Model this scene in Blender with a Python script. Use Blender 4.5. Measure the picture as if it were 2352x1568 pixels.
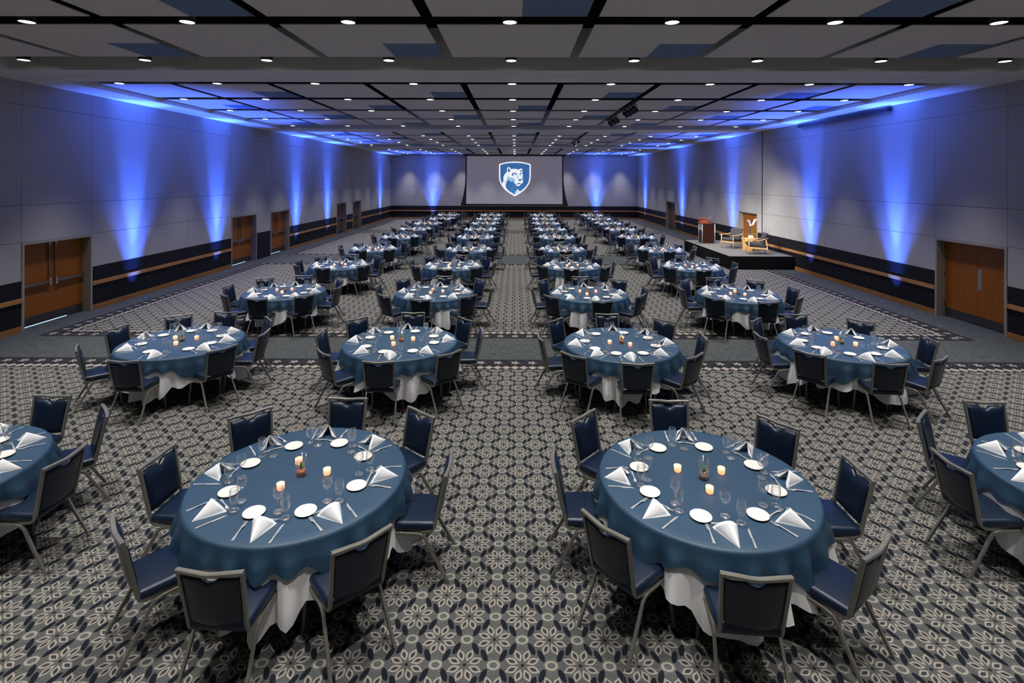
import bpy, math, random
from mathutils import Vector, Matrix

random.seed(7)
S = bpy.context.scene
for o in list(bpy.data.objects):
    bpy.data.objects.remove(o)
COL = S.collection
PI = math.pi
R = math.radians

# ------------------------------------------------------------------ camera
EYE = 3.427
cam = bpy.data.cameras.new('camera')
cam.sensor_width = 36.0
cam.lens = 1197.02 * 36.0 / 2352.0
cam.shift_y = -(784.0 - 413.66) / 2352.0
cam.clip_end = 200
cam_o = bpy.data.objects.new('camera', cam)
COL.objects.link(cam_o)
YAW, ROLL = 0.006835, 0.003104
rt = Vector((math.cos(YAW), math.sin(YAW), 0))
fw = Vector((-math.sin(YAW), math.cos(YAW), 0))
up = Vector((0, 0, 1))
cr = rt * math.cos(ROLL) + up * math.sin(ROLL)
cu = up * math.cos(ROLL) - rt * math.sin(ROLL)
m = Matrix((cr, cu, -fw)).transposed().to_4x4()
m.translation = (0, 0, EYE)
cam_o.matrix_world = m
S.camera = cam_o

# ------------------------------------------------------------------ world, exposure, light settings
w = bpy.data.worlds.new('world')
S.world = w
w.use_nodes = True
w.node_tree.nodes['Background'].inputs[0].default_value = (0.02, 0.02, 0.025, 1)
w.node_tree.nodes['Background'].inputs[1].default_value = 0.2
S.view_settings.view_transform = 'Standard'
S.view_settings.look = 'None'
S.view_settings.gamma = 1.0
S.view_settings.use_curve_mapping = False
S.view_settings.exposure = -0.06
S.cycles.max_bounces = 6
S.cycles.diffuse_bounces = 3
S.cycles.glossy_bounces = 3
S.cycles.transmission_bounces = 2
S.cycles.transparent_max_bounces = 10
S.cycles.use_adaptive_sampling = True
S.cycles.adaptive_threshold = 0.11
S.cycles.sample_clamp_indirect = 4.0
S.cycles.caustics_reflective = False
S.cycles.caustics_refractive = False
DOWN_W, DOWN_COL, DOWN_CONE, DOWN_BLEND = 740.0, (1.0, 0.965, 0.92), 65, 1.0
BLUE_COL = (0.048, 0.138, 1.0)
BLUE_WIDE, BLUE_NARROW, BLUE_LOW = (3700.0, 62), (7600.0, 23), (480.0, 46)
STAGE_W, STAGE_COL = 1500.0, (1.0, 0.95, 0.86)

# ------------------------------------------------------------------ room dimensions
XL, XR, YN, YF = -11.044, 10.826, -4.0, 46.3
ZS = 5.605            # underside of the soffits
ZP = 5.72             # underside of the ceiling panels
CX = -0.09            # centre of the ceiling grid
MX, MY = 2.335, 2.41  # ceiling module
L0 = 9.92             # one light row

# ------------------------------------------------------------------ material helpers
def mat(name, col, rough=0.6, metal=0.0, spec=0.5, emit=None, es=0.0, coat=0.0, sheen=0.0):
    M = bpy.data.materials.new(name)
    M.use_nodes = True
    b = M.node_tree.nodes['Principled BSDF']
    b.inputs['Base Color'].default_value = (*col, 1)
    b.inputs['Roughness'].default_value = rough
    b.inputs['Metallic'].default_value = metal
    b.inputs['Specular IOR Level'].default_value = spec
    if emit:
        b.inputs['Emission Color'].default_value = (*emit, 1)
        b.inputs['Emission Strength'].default_value = es
        M.cycles.emission_sampling = 'NONE'
    if coat:
        b.inputs['Coat Weight'].default_value = coat
        b.inputs['Coat Roughness'].default_value = 0.25
    if sheen:
        b.inputs['Sheen Weight'].default_value = sheen
    return M

def noisy(M, c1, c2, scale, stretch=(1, 1, 1), detail=4, coord='Object', bump=0.0, lo=0.35, hi=0.65):
    nt = M.node_tree
    b = nt.nodes['Principled BSDF']
    tc = nt.nodes.new('ShaderNodeTexCoord')
    mp = nt.nodes.new('ShaderNodeMapping')
    mp.inputs['Scale'].default_value = stretch
    nz = nt.nodes.new('ShaderNodeTexNoise')
    nz.inputs['Scale'].default_value = scale
    nz.inputs['Detail'].default_value = detail
    rp = nt.nodes.new('ShaderNodeValToRGB')
    rp.color_ramp.elements[0].position = lo
    rp.color_ramp.elements[1].position = hi
    rp.color_ramp.elements[0].color = (*c1, 1)
    rp.color_ramp.elements[1].color = (*c2, 1)
    nt.links.new(tc.outputs[coord], mp.inputs[0])
    nt.links.new(mp.outputs[0], nz.inputs['Vector'])
    nt.links.new(nz.outputs['Fac'], rp.inputs[0])
    nt.links.new(rp.outputs[0], b.inputs['Base Color'])
    if bump:
        bp = nt.nodes.new('ShaderNodeBump')
        bp.inputs['Strength'].default_value = bump
        bp.inputs['Distance'].default_value = 0.01
        nt.links.new(nz.outputs['Fac'], bp.inputs['Height'])
        nt.links.new(bp.outputs[0], b.inputs['Normal'])
    return M

class V:
    """a scalar socket with arithmetic that adds Math nodes"""
    nt = None
    def __init__(self, s): self.s = s
    @staticmethod
    def op(o, *a):
        n = V.nt.nodes.new('ShaderNodeMath'); n.operation = o
        for i, x in enumerate(a):
            if isinstance(x, V): V.nt.links.new(x.s, n.inputs[i])
            else: n.inputs[i].default_value = x
        return V(n.outputs[0])
    def __add__(s, o): return V.op('ADD', s, o)
    def __radd__(s, o): return V.op('ADD', o, s)
    def __sub__(s, o): return V.op('SUBTRACT', s, o)
    def __rsub__(s, o): return V.op('SUBTRACT', o, s)
    def __mul__(s, o): return V.op('MULTIPLY', s, o)
    def __rmul__(s, o): return V.op('MULTIPLY', o, s)
    def __truediv__(s, o): return V.op('DIVIDE', s, o)
    def __lt__(s, o): return V.op('LESS_THAN', s, o)
    def __gt__(s, o): return V.op('GREATER_THAN', s, o)
    def abs(s): return V.op('ABSOLUTE', s)
    def max(s, o): return V.op('MAXIMUM', s, o)
    def min(s, o): return V.op('MINIMUM', s, o)
    def wrap(s, p): return V.op('WRAP', s, p / 2, -p / 2)

def pick(f, a, b):            # f ? a : b
    return b + f * (a - b)

def mixc(f, a, b):
    n = V.nt.nodes.new('ShaderNodeMix'); n.data_type = 'RGBA'
    V.nt.links.new(f.s, n.inputs[0])
    for i, c in ((6, a), (7, b)):
        if isinstance(c, tuple): n.inputs[i].default_value = (*c, 1)
        else: V.nt.links.new(c, n.inputs[i])
    return n.outputs[2]

# carpet fields: (y0, y1) with a border on every side; x from FX0 to FX1
FX0, FX1 = -10.42, 9.92
FIELDS = ((-3.2, 9.95), (11.29, 21.3), (23.75, 33.75), (35.3, 44.9))

def carpet_material():
    M = bpy.data.materials.new('patterned_carpet'); M.use_nodes = True
    nt = V.nt = M.node_tree
    bs = nt.nodes['Principled BSDF']
    bs.inputs['Roughness'].default_value = 0.95
    bs.inputs['Specular IOR Level'].default_value = 0.1
    tc = nt.nodes.new('ShaderNodeTexCoord')
    sp = nt.nodes.new('ShaderNodeSeparateXYZ')
    nt.links.new(tc.outputs['Object'], sp.inputs[0])
    X, Y = V(sp.outputs[0]), V(sp.outputs[1])
    def noise(scale, st=(1, 1, 1), det=3):
        mp = nt.nodes.new('ShaderNodeMapping'); mp.inputs['Scale'].default_value = st
        nz = nt.nodes.new('ShaderNodeTexNoise'); nz.inputs['Scale'].default_value = scale
        nz.inputs['Detail'].default_value = det
        nt.links.new(tc.outputs['Object'], mp.inputs[0]); nt.links.new(mp.outputs[0], nz.inputs['Vector'])
        return V(nz.outputs['Fac'])
    P = 0.4105
    px, py = X + 0.1465, Y - 3.888
    ax, ay = px.wrap(P), py.wrap(P)
    bx, by = (px + P / 2).wrap(P), (py + P / 2).wrap(P)
    inA = (ax.abs() + ay.abs()) < P / 2
    qx, qy = pick(inA, ax, bx).abs(), pick(inA, ay, by).abs()
    # eight leaf shaped petals around the flower centre
    r = V.op('SQRT', qx * qx + qy * qy)
    th = V.op('ARCTAN2', qy, qx)
    da = (th - R(22.5)).wrap(R(45))
    pu = r * V.op('COSINE', da) - 0.082
    pv = (r * V.op('SINE', da)).abs()
    pe = (1.0 - (pu / 0.051) * (pu / 0.051)).max(0.0)
    outer = pv < pe * (0.55 + pe * 0.45) * 0.0265
    pi_ = (1.0 - (pu / 0.031) * (pu / 0.031)).max(0.0)
    inner = pv < pi_ * (0.55 + pi_ * 0.45) * 0.0130
    dot = r < 0.012
    # ovals between flowers
    cx_, cy_ = (px + P / 2).wrap(P), ay
    dx_, dy_ = ax, by
    inC = (cx_.abs() + cy_.abs()) < P / 2
    ox, oy = pick(inC, cx_, dx_), pick(inC, cy_, dy_)
    ro = V.op('SQRT', (ox / 0.047) * (ox / 0.047) + (oy / 0.038) * (oy / 0.038))
    ring = (ro < 1.0) * (ro > 0.60)
    # dark bean shapes
    def bean(c0, c1):
        ux, uy = qx - c0, qy - c1
        l = math.hypot(0.040, 0.094); a, b = 0.040 / l, -0.094 / l
        u = (ux * a + uy * b) / 0.052
        v = (ux * b * -1.0 + uy * a)
        v = v / 0.0205
        return (u * u + v * v) < 1.0
    beans = bean(0.069, 0.130).max(bean(0.1363, 0.0753))
    n1 = noise(130, det=3)
    n2 = noise(6)
    spk = V.op('MULTIPLY_ADD', n1, 4.0, -1.6)
    spk = spk.max(0.0).min(1.0)
    halo = (r < 0.15) * 0.35
    g = mixc(spk * 0.75 + 0.1, (0.040, 0.044, 0.045), (0.150, 0.154, 0.147))
    g = mixc(halo, g, (0.058, 0.061, 0.057))
    g = mixc(beans, g, (0.010, 0.011, 0.017))
    cream = mixc(n1, (0.228, 0.208, 0.176), (0.292, 0.268, 0.230))
    g = mixc(ring, g, cream)
    g = mixc(outer, g, cream)
    g = mixc(inner, g, (0.034, 0.033, 0.040))
    g = mixc(dot, g, (0.012, 0.012, 0.014))
    # plain streaked carpet
    ns = noise(55, (1.0, 0.10, 1), 3)
    sc = V.op('MULTIPLY_ADD', ns, 3.0, -1.0).max(0.0).min(1.0)
    pl = mixc(sc, (0.036, 0.040, 0.043), (0.080, 0.088, 0.090))
    # border bands
    xc, hx = (FX0 + FX1) / 2, (FX1 - FX0) / 2
    ex = hx - (X - xc).abs()
    ey = None
    for a, b in FIELDS:
        e = (b - a) / 2 - (Y - (a + b) / 2).abs()
        ey = e if ey is None else ey.max(e)
    e = ex.min(ey)
    alongY = ex < ey
    t = pick(alongY, Y, X)
    inside = e > 0.0
    band = inside * (e < 0.31)
    dia_zone = inside * (e < 0.52) * (e > 0.30)
    dd = (t.wrap(0.16).abs() / 0.082) + ((e - 0.415).abs() / 0.088)
    dia = (dd < 1.0) * dia_zone
    fx, fy = t.wrap(0.32), e - 0.165
    fr = V.op('SQRT', fx * fx + fy * fy)
    ft = V.op('ARCTAN2', fy, fx)
    fl = (fr < V.op('COSINE', ft * 2.5).abs() * 0.062 + 0.022) * (fr > 0.012) * band
    sw = ((V.op('SINE', t * (2 * PI / 0.32)) * 0.07 + 0.15 - e).abs() < 0.012) * band
    col = mixc(inside, pl, g)
    col = mixc(dia_zone, col, (0.02, 0.02, 0.025))
    col = mixc(dia, col, (0.29, 0.255, 0.215))
    col = mixc(band, col, mixc(n2, (0.012, 0.0125, 0.016), (0.021, 0.022, 0.027)))
    col = mixc(sw, col, (0.045, 0.045, 0.05))
    col = mixc(fl, col, (0.27, 0.24, 0.20))
    nt.links.new(col, bs.inputs['Base Color'])
    bp = nt.nodes.new('ShaderNodeBump'); bp.inputs['Strength'].default_value = 0.25
    bp.inputs['Distance'].default_value = 0.004
    nt.links.new(n1.s, bp.inputs['Height']); nt.links.new(bp.outputs[0], bs.inputs['Normal'])
    return M

def glass_material(name, tint=(1, 1, 1), edge=0.75, base=0.05, rim_gleam=0.18):
    M = bpy.data.materials.new(name); M.use_nodes = True
    nt = M.node_tree
    nt.nodes.remove(nt.nodes['Principled BSDF'])
    out = nt.nodes['Material Output']
    tr = nt.nodes.new('ShaderNodeBsdfTransparent'); tr.inputs[0].default_value = (*tint, 1)
    g0 = nt.nodes.new('ShaderNodeBsdfGlossy'); g0.inputs[0].default_value = (0.95, 0.97, 1, 1)
    g0.inputs['Roughness'].default_value = 0.10
    df = nt.nodes.new('ShaderNodeBsdfDiffuse'); df.inputs[0].default_value = (0.9, 0.92, 0.95, 1)  # white diffuse share imitates bright light caught in the clear glass edges
    gl = nt.nodes.new('ShaderNodeMixShader'); gl.inputs[0].default_value = rim_gleam
    nt.links.new(g0.outputs[0], gl.inputs[1]); nt.links.new(df.outputs[0], gl.inputs[2])
    lw = nt.nodes.new('ShaderNodeLayerWeight'); lw.inputs[0].default_value = 0.25
    mr = nt.nodes.new('ShaderNodeMapRange')
    mr.inputs[3].default_value = base; mr.inputs[4].default_value = edge
    mx = nt.nodes.new('ShaderNodeMixShader')
    nt.links.new(lw.outputs['Facing'], mr.inputs[0])
    nt.links.new(mr.outputs[0], mx.inputs[0]); nt.links.new(tr.outputs[0], mx.inputs[1]); nt.links.new(gl.outputs[0], mx.inputs[2])
    nt.links.new(mx.outputs[0], out.inputs[0])
    return M

def wood(name, c1, c2, rough=0.4, stretch=(1, 1, 0.06), scale=18):
    M = mat(name, c1, rough, spec=0.3)
    return noisy(M, c1, c2, scale, stretch, 6, 'Object')

MT = {}
MT['carpet'] = carpet_material()
MT['wall'] = noisy(mat('wall_fabric', (0.5, 0.5, 0.5), 0.9, spec=0.2), (0.365, 0.357, 0.353), (0.395, 0.387, 0.383), 160, detail=2)
MT['black'] = noisy(mat('wainscot_black', (0.02, 0.02, 0.02), 0.6, spec=0.25), (0.0055, 0.006, 0.009), (0.0085, 0.009, 0.012), 90, detail=2)
MT['rail'] = wood('rail_wood', (0.36, 0.16, 0.055), (0.44, 0.21, 0.08), 0.35, (1, 0.05, 1), 25)
MT['base'] = wood('baseboard_wood', (0.26, 0.115, 0.035), (0.34, 0.155, 0.05), 0.4, (1, 0.05, 1), 25)
MT['door'] = wood('door_wood', (0.26, 0.080, 0.007), (0.31, 0.100, 0.011), 0.42, (1, 1, 0.04), 22)
MT['door_dark'] = wood('door_wood_brown', (0.12, 0.06, 0.026), (0.15, 0.075, 0.034), 0.45, (1, 1, 0.04), 22)
MT['frame'] = mat('door_frame_paint', (0.30, 0.285, 0.25), 0.5)
MT['kick'] = mat('kick_plate_steel', (0.10, 0.095, 0.09), 0.45, 0.7)
MT['steel'] = mat('brushed_steel', (0.55, 0.54, 0.52), 0.3, 1.0)
MT['bar'] = mat('push_bar_bronze', (0.22, 0.19, 0.17), 0.4, 0.8)
MT['gap'] = mat('daylight_gap', (0.3, 0.5, 0.7), 0.5, emit=(0.42, 0.72, 1.0), es=1.6)
MT['panel'] = noisy(mat('ceiling_panel_board', (0.3, 0.28, 0.27), 0.85, spec=0.2), (0.70, 0.645, 0.63), (0.74, 0.685, 0.67), 60, detail=2)
MT['panel_blue'] = mat('ceiling_blue_board', (0.145, 0.22, 0.36), 0.8, spec=0.2)
MT['plenum'] = mat('plenum_black', (0.004, 0.004, 0.004), 0.9, spec=0.1)
MT['soffit'] = mat('soffit_paint', (0.76, 0.75, 0.755), 0.8, spec=0.2)
MT['can'] = mat('downlight_black', (0.008, 0.008, 0.008), 0.6)
MT['lens'] = mat('downlight_lens', (0.9, 0.9, 0.9), 0.4, emit=(1.0, 0.97, 0.93), es=9.0)
MT['blue_lens'] = mat('uplight_blue_lens', (0.1, 0.2, 0.8), 0.2, emit=(0.05, 0.15, 1.0), es=0.15)
MT['vinyl'] = mat('navy_vinyl', (0.0042, 0.0125, 0.033), 0.37, spec=0.36, coat=0.06)
MT['chairmetal'] = mat('chair_frame_pewter', (0.235, 0.228, 0.200), 0.42, 0.55)
MT['blue'] = noisy(mat('blue_linen', (0.03, 0.1, 0.2), 0.58, spec=0.62), (0.0125, 0.050, 0.100), (0.0155, 0.056, 0.110), 300, detail=1)
MT['white'] = mat('white_linen', (0.74, 0.74, 0.76), 0.85, spec=0.25)
MT['napkin'] = mat('napkin_linen', (0.90, 0.91, 0.93), 0.85, spec=0.25)
MT['plate'] = mat('ivory_china', (0.86, 0.83, 0.76), 0.18, spec=0.6)
MT['silver'] = mat('cutlery_steel', (0.72, 0.71, 0.69), 0.30, 0.55)
MT['glass'] = glass_material('clear_glass', edge=0.70, base=0.03, rim_gleam=0.30)
MT['vase'] = glass_material('vase_glass', edge=0.40, base=0.015, rim_gleam=0.25)
MT['tabletop'] = mat('plywood_top', (0.28, 0.19, 0.11), 0.6)
MT['tableleg'] = mat('table_leg_black', (0.02, 0.02, 0.022), 0.5)
MT['votive'] = mat('lit_votive_glass', (0.85, 0.5, 0.3), 0.35, emit=(1.0, 0.42, 0.20), es=1.3)
MT['wax'] = mat('glowing_wax', (1, 0.9, 0.75), 0.5, emit=(1.0, 0.72, 0.42), es=4.0)
MT['flame'] = mat('candle_flame', (1, 0.9, 0.6), 0.5, emit=(1.0, 0.78, 0.45), es=18.0)
MT['soil'] = noisy(mat('brown_soil', (0.1, 0.05, 0.03), 0.9), (0.20, 0.11, 0.065), (0.42, 0.26, 0.16), 150)
MT['pebble'] = noisy(mat('tan_pebbles', (0.4, 0.25, 0.15), 0.8), (0.50, 0.33, 0.20), (0.80, 0.60, 0.42), 120)
MT['amber'] = noisy(mat('amber_pebbles', (0.4, 0.15, 0.05), 0.5), (0.45, 0.13, 0.04), (0.85, 0.42, 0.16), 120)
MT['leaf'] = noisy(mat('succulent_green', (0.1, 0.25, 0.06), 0.5), (0.10, 0.26, 0.06), (0.34, 0.55, 0.20), 40)
MT['stagetop'] = noisy(mat('stage_carpet', (0.15, 0.15, 0.14), 0.9, spec=0.15), (0.12, 0.12, 0.112), (0.155, 0.155, 0.145), 120, detail=2)
MT['skirt'] = mat('stage_skirt_black', (0.002, 0.002, 0.0025), 0.9, spec=0.1)
MT['mahog'] = wood('lectern_mahogany', (0.024, 0.007, 0.006), (0.038, 0.011, 0.009), 0.35, (1, 1, 0.05), 25)
MT['mahog_red'] = wood('lectern_cherry', (0.30, 0.07, 0.035), (0.36, 0.09, 0.045), 0.3, (1, 1, 0.05), 25)
MT['alu'] = mat('lectern_aluminium', (0.5, 0.5, 0.5), 0.4, 0.6)
MT['oak'] = wood('armchair_oak', (0.56, 0.33, 0.14), (0.65, 0.40, 0.19), 0.4, (1, 1, 0.1), 30)
MT['charcoal'] = noisy(mat('charcoal_upholstery', (0.05, 0.05, 0.055), 0.9, spec=0.2), (0.040, 0.040, 0.046), (0.058, 0.058, 0.064), 220, detail=1)
MT['drum'] = wood('side_table_oak', (0.42, 0.23, 0.065), (0.50, 0.29, 0.09), 0.4, (1, 1, 0.06), 25)
MT['pot'] = noisy(mat('white_pot', (0.7, 0.7, 0.68), 0.5), (0.5, 0.5, 0.48), (0.8, 0.8, 0.78), 40)
MT['petal'] = mat('orchid_petal', (0.85, 0.74, 0.86), 0.6)
MT['stemdark'] = mat('orchid_support', (0.06, 0.05, 0.045), 0.7)
MT['screen'] = mat('screen_fabric', (0.42, 0.40, 0.45), 0.7, spec=0.2, emit=(0.52, 0.48, 0.60), es=0.17)  # faint emission stands in for projector light falling on the fabric
MT['screenblack'] = mat('screen_black_border', (0.006, 0.006, 0.006), 0.8)
MT['em_white'] = mat('emblem_white', (0.9, 0.9, 0.9), 0.7, emit=(1, 1, 1), es=0.82)
MT['em_blue'] = mat('emblem_blue', (0.05, 0.17, 0.38), 0.7, emit=(0.04, 0.15, 0.38), es=0.80)
MT['em_light'] = mat('emblem_pale_blue', (0.4, 0.68, 0.88), 0.7, emit=(0.36, 0.63, 0.88), es=0.75)
MT['channel'] = mat('dark_channel', (0.05, 0.05, 0.05), 0.6)
MT['case'] = mat('screen_case_dark', (0.012, 0.014, 0.03), 0.4)

# ------------------------------------------------------------------ mesh helpers
class MB:
    def __init__(s): s.v = []; s.f = []; s.m = []
    def add(s, vs, fs, mi=0):
        k = len(s.v); s.v += [tuple(p) for p in vs]
        s.f += [tuple(i + k for i in f) for f in fs]; s.m += [mi] * len(fs)
        return s
    def box(s, a, b, mi=0):
        (x0, y0, z0), (x1, y1, z1) = a, b
        return s.add([(x0, y0, z0), (x1, y0, z0), (x1, y1, z0), (x0, y1, z0), (x0, y0, z1), (x1, y0, z1), (x1, y1, z1), (x0, y1, z1)],
                     [(0, 3, 2, 1), (4, 5, 6, 7), (0, 1, 5, 4), (1, 2, 6, 5), (2, 3, 7, 6), (3, 0, 4, 7)], mi)
    def rbox(s, c, size, r, n=4, mi=0, fn=None):
        """box with rounded edges, n divisions per edge strip"""
        def ax(h):
            rr = min(r, h)
            k = [-h + rr * (1 - math.cos(PI / 2 * i / n)) for i in range(n)]
            k = [-h + rr * i / n for i in range(n + 1)]
            mid = [0.0] if h > rr * 1.5 else []
            return k + mid + [-x for x in reversed(k)]
        hx, hy, hz = (q / 2 for q in size)
        A = (ax(hx), ax(hy), ax(hz)); H = (hx, hy, hz)
        idx = {}
        vs, fs = [], []
        def vid(p):
            q = tuple(round(t, 6) for t in p)
            if q in idx: return idx[q]
            inn = [max(-h + min(r, h), min(h - min(r, h), t)) for t, h in zip(p, H)]
            d = [t - i for t, i in zip(p, inn)]
            L = math.sqrt(sum(t * t for t in d)) or 1
            rr = [min(r, h) for h in H]
            o = [i + t / L * q2 for i, t, q2 in zip(inn, d, rr)]
            if fn: o = fn(*o)
            idx[q] = len(vs); vs.append((o[0] + c[0], o[1] + c[1], o[2] + c[2]))
            return idx[q]
        for k in range(3):
            i, j = (k + 1) % 3, (k + 2) % 3
            for sg in (-1, 1):
                for a in range(len(A[i]) - 1):
                    for b in range(len(A[j]) - 1):
                        q = []
                        for (u, v_) in ((a, b), (a + 1, b), (a + 1, b + 1), (a, b + 1)):
                            p = [0, 0, 0]; p[k] = sg * H[k]; p[i] = A[i][u]; p[j] = A[j][v_]
                            q.append(vid(p))
                        if sg < 0: q.reverse()
                        if len(set(q)) > 2: fs.append(tuple(dict.fromkeys(q)))
        return s.add(vs, fs, mi)
    def lathe(s, prof, n=20, c=(0, 0, 0), mi=0, capb=True, capt=False):
        vs, fs = [], []
        for (r, z) in prof:
            for k in range(n):
                a = 2 * PI * k / n
                vs.append((c[0] + r * math.cos(a), c[1] + r * math.sin(a), c[2] + z))
        for i in range(len(prof) - 1):
            for k in range(n):
                k2 = (k + 1) % n
                fs.append((i * n + k, i * n + k2, (i + 1) * n + k2, (i + 1) * n + k))
        if capb: fs.append(tuple(reversed(range(n))))
        if capt: fs.append(tuple(range((len(prof) - 1) * n, len(prof) * n)))
        return s.add(vs, fs, mi)
    def sweep(s, path, sec, upv=(0, 0, 1), mi=0, cap=True, scale=None):
        """sec: 2D outline (side, up) carried along a polyline"""
        P = [Vector(p) for p in path]; n = len(sec)
        vs, fs = [], []
        U = Vector(upv)
        for i, p in enumerate(P):
            if i == 0: t = P[1] - P[0]
            elif i == len(P) - 1: t = P[-1] - P[-2]
            else: t = (P[i + 1] - p).normalized() + (p - P[i - 1]).normalized()
            t.normalize()
            sd = t.cross(U)
            if sd.length < 1e-4: sd = t.cross(Vector((0, 1, 0)))
            sd.normalize(); u2 = sd.cross(t)
            k = scale[i] if scale else 1.0
            for (a, b) in sec: vs.append(p + sd * a * k + u2 * b * k)
        for i in range(len(P) - 1):
            for k in range(n):
                k2 = (k + 1) % n
                fs.append((i * n + k, i * n + k2, (i + 1) * n + k2, (i + 1) * n + k))
        if cap:
            fs.append(tuple(reversed(range(n)))); fs.append(tuple(range((len(P) - 1) * n, len(P) * n)))
        return s.add(vs, fs, mi)
    def mesh(s, name, mats, smooth=False):
        me = bpy.data.meshes.new(name)
        me.from_pydata(s.v, [], s.f)
        for k in (mats if isinstance(mats, (list, tuple)) else [mats]):
            me.materials.append(MT[k])
        if any(s.m): me.polygons.foreach_set('material_index', s.m)
        if smooth: me.polygons.foreach_set('use_smooth', [True] * len(me.polygons))
        me.update()
        return me

def rect(w_, h_, b=0.004):
    w_, h_ = w_ / 2, h_ / 2
    return [(-w_ + b, -h_), (w_ - b, -h_), (w_, -h_ + b), (w_, h_ - b), (w_ - b, h_), (-w_ + b, h_), (-w_, h_ - b), (-w_, -h_ + b)]
def circ(r, n=8): return [(r * math.cos(2 * PI * k / n), r * math.sin(2 * PI * k / n)) for k in range(n)]

def link(name, data, parent=None, loc=(0, 0, 0), rz=0.0):
    o = bpy.data.objects.new(name, data)
    COL.objects.link(o)
    if parent is not None: o.parent = parent
    o.location = loc
    if rz: o.rotation_euler = (0, 0, rz)
    return o
def tag(o, label, cat, group=None, kind=None):
    o['label'] = label; o['category'] = cat
    if group: o['group'] = group
    if kind: o['kind'] = kind
    return o
def struct(o, label, cat):
    return tag(o, label, cat, kind='structure')
_box = {}
def boxo(name, a, b, mt, parent=None):
    """box whose mesh is shared between alike sizes; origin at its centre"""
    sx, sy, sz = (round(b[i] - a[i], 4) for i in range(3))
    key = (sx, sy, sz, mt)
    if key not in _box:
        _box[key] = MB().box((-sx / 2, -sy / 2, -sz / 2), (sx / 2, sy / 2, sz / 2)).mesh(name, mt)
    return link(name, _box[key], parent, tuple((a[i] + b[i]) / 2 for i in range(3)))
ORD = ['zeroth', 'first', 'second', 'third', 'fourth', 'fifth', 'sixth', 'seventh', 'eighth', 'ninth', 'tenth',
       'eleventh', 'twelfth', 'thirteenth', 'fourteenth', 'fifteenth', 'sixteenth', 'seventeenth', 'eighteenth', 'nineteenth', 'twentieth', 'twenty-first', 'twenty-second', 'twenty-third']
def spot(name, parent, loc, target, watts, col, cone, blend, radius):
    l = bpy.data.lights.new(name, 'SPOT')
    l.energy = watts; l.color = col; l.spot_size = R(cone); l.spot_blend = blend; l.shadow_soft_size = radius
    o = link(name, l, parent, loc)
    d = Vector(target) - Vector(loc)
    o.rotation_euler = d.to_track_quat('-Z', 'Y').to_euler()
    return o

# ------------------------------------------------------------------ floor
fl = link('floor', MB().add([(XL - .4, YN, 0), (XR + .4, YN, 0), (XR + .4, YF + .1, 0), (XL - .4, YF + .1, 0),
                             (XL - .4, YN, -.2), (XR + .4, YN, -.2), (XR + .4, YF + .1, -.2), (XL - .4, YF + .1, -.2)],
                            [(0, 1, 2, 3), (7, 6, 5, 4), (0, 4, 5, 1), (1, 5, 6, 2), (2, 6, 7, 3), (3, 7, 4, 0)]).mesh('floor', 'carpet'))
struct(fl, 'ballroom carpet of cream flowers with plain grey aisles and floral borders', 'floor')

# ------------------------------------------------------------------ walls
JT = 0.008
ZB = [0.0, 0.13, 0.65, 0.75, 1.13, 2.0, 2.83, 5.08, 5.75]
def side_wall(name, x, sgn, ybr, doors, label, norail=()):
    """x: face of the wall, sgn: +1 when the room lies towards +x"""
    th = 0.24
    def bx(n, y0, y1, z0, z1, mt, proud=0.0, gap=JT):
        a, b = x - sgn * th, x + sgn * proud
        g = gap / 2
        return boxo(n, (min(a, b), y0 + g, z0 + (g if z0 > 0 else 0)), (max(a, b), y1 - g, z1 - g), mt, root)
    a, b = x - sgn * (th + 0.26), x - sgn * th
    bk = MB()
    me = bk.box((min(a, b), YN, 0), (max(a, b), YF + .3, 6.6)).mesh(name, 'black')
    root = link(name, me)
    struct(root, label, 'wall')
    for y0, y1 in zip(ybr, ybr[1:]):
        dr = any(abs(y0 - d[0]) < .02 for d in doors)
        if dr:
            bx('wall_panel', y0, y1, 1.985, 2.83, 'wall')
        else:
            if any(abs(y0 - q) < .02 for q in norail):
                bx('wainscot_panel', y0, y1, 0, ZB[4], 'black', -0.004)
            else:
                bx('baseboard_segment', y0, y1, 0, ZB[1], 'base', 0.016, 0.004)
                bx('wainscot_panel', y0, y1, ZB[1], ZB[2], 'black', -0.004)
                bx('rail_segment', y0, y1, ZB[2], ZB[3], 'rail', 0.035, 0.004)
                bx('wainscot_panel', y0, y1, ZB[3], ZB[4], 'black', -0.004)
            bx('wall_panel', y0, y1, ZB[4], ZB[5], 'wall')
            bx('wall_panel', y0, y1, ZB[5], ZB[6], 'wall')
        bx('wall_panel', y0, y1, ZB[6], ZB[7], 'wall')
        bx('wall_panel', y0, y1, ZB[7], ZB[8], 'wall')
    return root

LD = [(11.58, 13.52), (20.17, 22.16), (23.41, 25.36), (32.10, 33.92), (35.28, 37.17)]
RD = [(11.54, 13.50), (23.38, 25.33), (35.38, 37.52)]
YL = [-4, -1.9, .3, 2.5, 4.8, 7.1, 9.4, 11.58, 13.52, 15.5, 17.5, 20.17, 22.16, 23.41, 25.36, 27.6, 29.8, 32.10, 33.92, 35.28, 37.17, 39.4, 41.7, 44.0, 46.3]
YR = [-4, -1.9, .3, 2.5, 4.8, 7.1, 9.4, 11.54, 13.50, 15.9, 18.3, 20.6, 22.94, 23.38, 25.33, 27.7, 30.2, 32.7, 35.38, 37.52, 39.7, 41.9, 44.1, 46.3]
wl = side_wall('wall_left', XL, 1, YL, LD, 'pale grey panelled long wall with black wainscot and five wooden doors', norail=(22.16,))
wr = side_wall('wall_right', XR, -1, YR, RD, 'pale grey panelled long wall behind the stage with black wainscot')
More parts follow.
